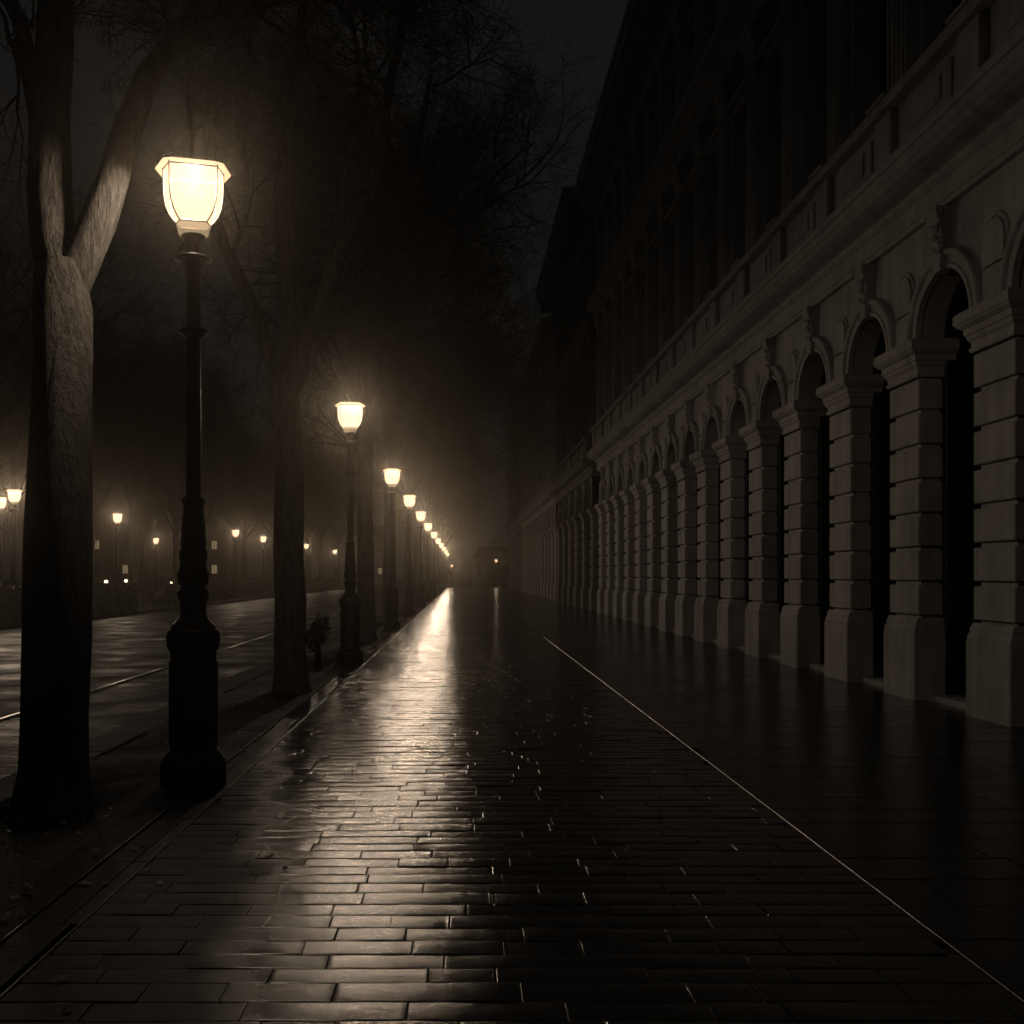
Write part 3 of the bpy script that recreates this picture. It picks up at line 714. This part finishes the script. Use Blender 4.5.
CORN1 = [(.05,6.03),(-.05,6.035),(-.05,6.10),(-.07,6.11),(-.07,6.17),(-.03,6.18),(-.03,6.36),(-.06,6.38),(-.10,6.42),(-.12,6.46),(-.16,6.475),(-.30,6.50),(-.40,6.54),(-.45,6.59),
         (-.47,6.60),(-.47,6.72),(-.50,6.73),(-.52,6.765),(-.52,6.785),(-.3,6.82),(.3,6.84),(.3,6.03)]
def building(name, label, y0, s, nb, mat, top, ecx, floors, arcade=True, blank=None, depth=14):
    """y0: axis of the first pier; nb bays of width s; floors: list of (z0, z1) of upper storeys"""
    t = thing(name, label, 'building', (5.84, y0, 0)); L = nb*s; a, b_ = -PW/2-.1, L+PW/2+.1
    w = MB()
    w.box(1.02, depth, a, b_, -.05, 6.03)
    w.box(.32, depth, a, b_, 6.03, 6.84)
    w.box(.50, depth, a, b_, 6.84, top)
    w.box(.04,.50,a,b_,6.85,floors[0][0])
    zprev = floors[0][0]
    for (z0, z1) in floors:
        if z0 > zprev: w.box(.04,.498,a,b_,zprev,z0)
        hw = (s-.95)/2; ys = [a] + [v for i in range(nb) for v in ((i+.5)*s-hw, (i+.5)*s+hw)] + [b_]
        for i in range(0, len(ys), 2): w.box(.04,.499,ys[i],ys[i+1],z0,z1)
        zprev = z1
    w.box(.04,.498,a,b_,zprev,top)
    obj('wall', w, t, mat=mat)
    c = MB(); c.extr(CORN1, a-.03, b_+.03); obj('cornice', c, t, mat=mat)
    P, PL, CA, JB = pier_mesh(mat), plinth_mesh(mat), capital_mesh(mat), jamb_mesh(); A = arch_meshes(mat, s)
    for i in range(nb+1):
        p = obj('pier', P, t, (0, i*s, 0)); obj('plinth', PL, p); obj('capital', CA, p); obj('shaded_jamb', JB, p)
    for i in range(nb):
        yc = (i+.5)*s
        aw = obj('arch', A['arch_wall'], t, (0, yc, 0)); obj('archivolt', A['archivolt'], aw); obj('soffit', A['soffit'], aw); obj('keystone', A['keystone'], aw); obj('spandrel_panel', A['spandrel_panel'], aw)
        d = obj('door', A['door'], t, (0, yc, 0)); obj('fanlight', A['fanlight'], d); obj('glazing_bar', A['bars'], d); obj('door_step', A['step'], t, (0, yc, 0))
    # balustrade on the cornice
    bl = MB(); bl.bbox(-.36,-.12,a,b_,6.825,6.98,.01); bl.bbox(-.38,-.10,a-.02,b_+.02,7.66,7.80,.02)
    bm = bl.mesh('balustrade', mat); B = obj('balustrade', bm, t)
    pm = MB(); pm.bbox(-.29,-.08,-.26,.26,6.985,7.655,.015); pm.bbox(-.40,-.07,-.30,.30,7.805,7.86,.015); pm = pm.mesh('pedestal', mat)
    bal = MB(); bal.box(-.20,-.14,.32,s-.32,6.982,7.658)
    bal.bbox(-.235,-.201,.50,s-.50,7.08,7.56,.014); bal.bbox(-.26,-.236,.72,s-.72,7.17,7.47,.012)
    bal = bal.mesh('panel', mat)
    for i in range(nb+1):
        obj('pedestal', pm, B, (0, i*s, 0))
        if i < nb: obj('panel', bal, B, (0, i*s, 0))
    for fi, (z0, z1) in enumerate(floors):
        W_ = window_meshes(s, z1-z0-.7, mat, fi); pl = pilaster_mesh(z0-.35 if fi else 6.86, z1+.15, mat)
        for i in range(nb):
            wn = obj('window', W_['window'], t, (0, (i+.5)*s, z0)); obj('pane', W_['pane'], wn); obj('surround', W_['surround'], wn); obj('sill', W_['sill'], wn)
        for i in range(nb+1): obj('pilaster', pl, t, (0, i*s, 0))
        if fi < len(floors)-1:
            e = MB(); z = z1+.15
            e.extr([(.03,z),(-.20,z),(-.20,z+.25),(-.24,z+.26),(-.24,z+.45),(-.34,z+.55),(-.5,z+.6),(-.52,z+.62),(-.52,z+.76),(-.2,z+.82),(.03,z+.83)], a-.02, b_+.02)
            obj('string_course', e, t, mat=mat)
    z = floors[-1][1]+.15; h = top - z
    e = MB(); e.extr([(.03,z),(-.20,z),(-.20,z+.3*h),(-.26,z+.31*h),(-.26,z+.5*h),(-.40,z+.56*h),(-ecx*.85,z+.70*h),(-ecx*.93,z+.71*h),(-ecx*.93,z+.84*h),(-ecx,z+.88*h),(-ecx,z+h),(.03,z+h+.05)], a-.05, b_+.05)
    ev = obj('eaves_cornice', e, t, mat=mat)
    br = MB(); br.bbox(-ecx*.8,-.20,-.10,.10,z+.36*h,z+.665*h,.02); br = br.mesh('bracket', mat)
    for i in range(nb*2+1): obj('bracket', br, ev, (0, i*s/2, 0))
    r = MB(); r.extr([(-ecx*.5, top+.055),(3.2, top+2.2),(depth, top+2.3),(depth, top+.055)], a, b_); obj('roof', r, t, mat=M['roof'])
    return t
# pier axis: 11.255 + 2.29 k, k = -6 .. 14
building('arcaded_building', 'long pale stone building with rusticated arcade along the right side', 11.255-2.29*6, 2.29, 20, M['stone'], 18.2, 1.04, [(8.0,12.2),(13.5,16.2)])
building('corner_building', 'dark stone building with deep eaves just beyond the arcaded building', 46.2, 3.2, 5, M['stone_dark'], 18.9, 1.35, [(8.0,12.2),(13.6,16.6)])
building('pale_pier_building', 'farther building whose pale ground floor piers catch the lamplight', 64.2, 2.7, 13, M['stone_far'], 17.6, .9, [(8.0,11.8),(13.0,15.8)])
building('end_building', 'hazy last building on the right before the far gate', 101.2, 3.1, 8, M['stone_dark'], 20.5, .9, [(8.0,12.8),(14.0,18.2)])

# ---------------------------------------------------------------- far end: gate, gatehouse, houses
t = thing('iron_fence', 'distant dark iron railing closing the end of the street', 'fence', (0, 149, -.11))
for x0, x1 in ((-1.5,-.92),(2.22,14)):
    b = MB(); x = x0
    while x < x1: b.box(x, x+.04, -.02, .02, 0, 1.9); b.lathe([(.04,1.9),(.01,2.02)], 5, (x+.02,0,0)); x += .22
    b.box(x0, x1, -.025, .025, .25, .30); b.box(x0, x1, -.025, .025, 1.62, 1.68); obj('railing', b, t, mat=M['iron'])
for x, l in ((-.45,'square stone gate pillar, left one of the pair at the street end'),(1.75,'square stone gate pillar, right one of the pair at the street end')):
    t = thing('gate_pillar', l, 'pillar', (x, 148.4, -.11))
    b = MB(); b.bbox(-.45,.45,-.45,.45,0,.5,.03); b.bbox(-.38,.38,-.38,.38,.5,3.3,.03); obj('shaft', b, t, mat=M['stone_dark'])
    b = MB(); b.stack([(3.3,-.42,.42,-.42,.42),(3.45,-.55,.55,-.55,.55),(3.6,-.55,.55,-.55,.55),(4.1,-.12,.12,-.12,.12)]); b.lathe([(.1,4.1),(.2,4.25),(.12,4.45),(.02,4.5)], 10); obj('cap', b, t, mat=M['stone_dark'])
def house(name, label, x0, x1, y, h, wins, mat, cat='building', roofh=2.2):
    t = thing(name, label, cat, ((x0+x1)/2, y, -.12)); hw = (x1-x0)/2
    b = MB(); b.box(-hw, hw, 0, 9, 0, h); b.bbox(-hw-.2, hw+.2, -.25, 9.2, h, h+.35, .05); obj('wall', b, t, mat=mat)
    r = MB(); r.rings([[(-hw-.1,-.1,h+.353),(hw+.1,-.1,h+.353),(hw+.1,9.1,h+.353),(-hw-.1,9.1,h+.353)],[(-hw*.8,3,h+roofh),(hw*.8,3,h+roofh),(hw*.8,6,h+roofh),(-hw*.8,6,h+roofh)]]); rf = obj('roof', r, t, mat=M['roof'])
    c = MB(); c.bbox(-hw*.4,-hw*.4+.8,4,4.8,h+roofh-.4,h+roofh+1.2,.03); obj('chimney', c, rf, mat=mat)
    for (wx, wz, ww, wh, lit) in wins:
        f = MB(); wx -= (x0+x1)/2
        for a in ((wx-ww/2-.1,wx-ww/2,wz-wh/2-.1,wz+wh/2+.1),(wx+ww/2,wx+ww/2+.1,wz-wh/2-.1,wz+wh/2+.1),(wx-ww/2,wx+ww/2,wz-wh/2-.1,wz-wh/2),(wx-ww/2,wx+ww/2,wz+wh/2,wz+wh/2+.1),(wx-.03,wx+.03,wz-wh/2,wz+wh/2)):
            f.box(a[0],a[1],-.08,.0,a[2],a[3])
        wo = obj('window', f, t, mat=mat)
        p = MB(); p.add([(wx-ww/2,-.02,wz-wh/2),(wx+ww/2,-.02,wz-wh/2),(wx+ww/2,-.02,wz+wh/2),(wx-ww/2,-.02,wz+wh/2)], [(0,1,2,3)]); obj('pane', p, wo, mat=M['lit_window'] if lit else M['glass'])
    return t
house('gatehouse', 'low gatehouse with a lit window behind the left gate pillar', -4.5, .2, 158, 3.6, [(-.6,2.6,.7,1.6,1),(-2.0,2.4,1.0,1.5,0),(-3.4,2.4,1.0,1.5,0)], M['stone_dark'])
house('far_house', 'low hazy house with faint windows behind the far iron railing', 2.0, 12, 172, 4.4, [(3.4,2.7,1.2,1.2,0),(5.4,2.7,1.2,1.2,0),(7.4,2.7,1.2,1.2,0)], M['stone_dark'])
def wgrid(xs, zs, lit, ww=.6, wh=1.0): return [(x, z, ww, wh, (i, j) in lit) for i, x in enumerate(xs) for j, z in enumerate(zs)]
house('park_mansion', 'dark building deep behind the park trees with scattered lit windows', -52, -27.5, 122, 13, wgrid([-50,-46.8,-43.5,-40.1,-36.7,-33.1,-29.5], [2.4,5.3,8.0], {(2,1),(4,2),(6,1),(6,0),(3,0)}), M['stone_dark'])
house('park_villa', 'dark house behind park trees between nearest lamp post and second tree', -25.5, -19, 133, 10, wgrid([-24.3,-22.2,-20.3], [2.4,5.4,8.0], {(0,1)}), M['stone_dark'])
house('park_lodge', 'distant lodge with two lit windows right of the second tree', -22, -12, 170, 8, wgrid([-20.8,-18.4,-16,-13.6], [2.4,5.2], {(1,1),(3,0)}), M['stone_dark'])

# ---------------------------------------------------------------- haze
mb = MB(); mb.box(-170, 75, -40, 330, -1.2, 42)
hz = obj('haze', mb); tag(hz, kind='stuff')
m = bpy.data.materials.new('haze'); m.use_nodes = True; N = m.node_tree.nodes; N.clear()
o_ = N.new('ShaderNodeOutputMaterial'); v_ = N.new('ShaderNodeVolumePrincipled')
v_.inputs['Color'].default_value = (.96, .86, .71, 1); v_.inputs['Density'].default_value = HAZE_DENSITY; v_.inputs['Anisotropy'].default_value = .935
m.node_tree.links.new(v_.outputs[0], o_.inputs['Volume']); hz.data.materials.append(m)
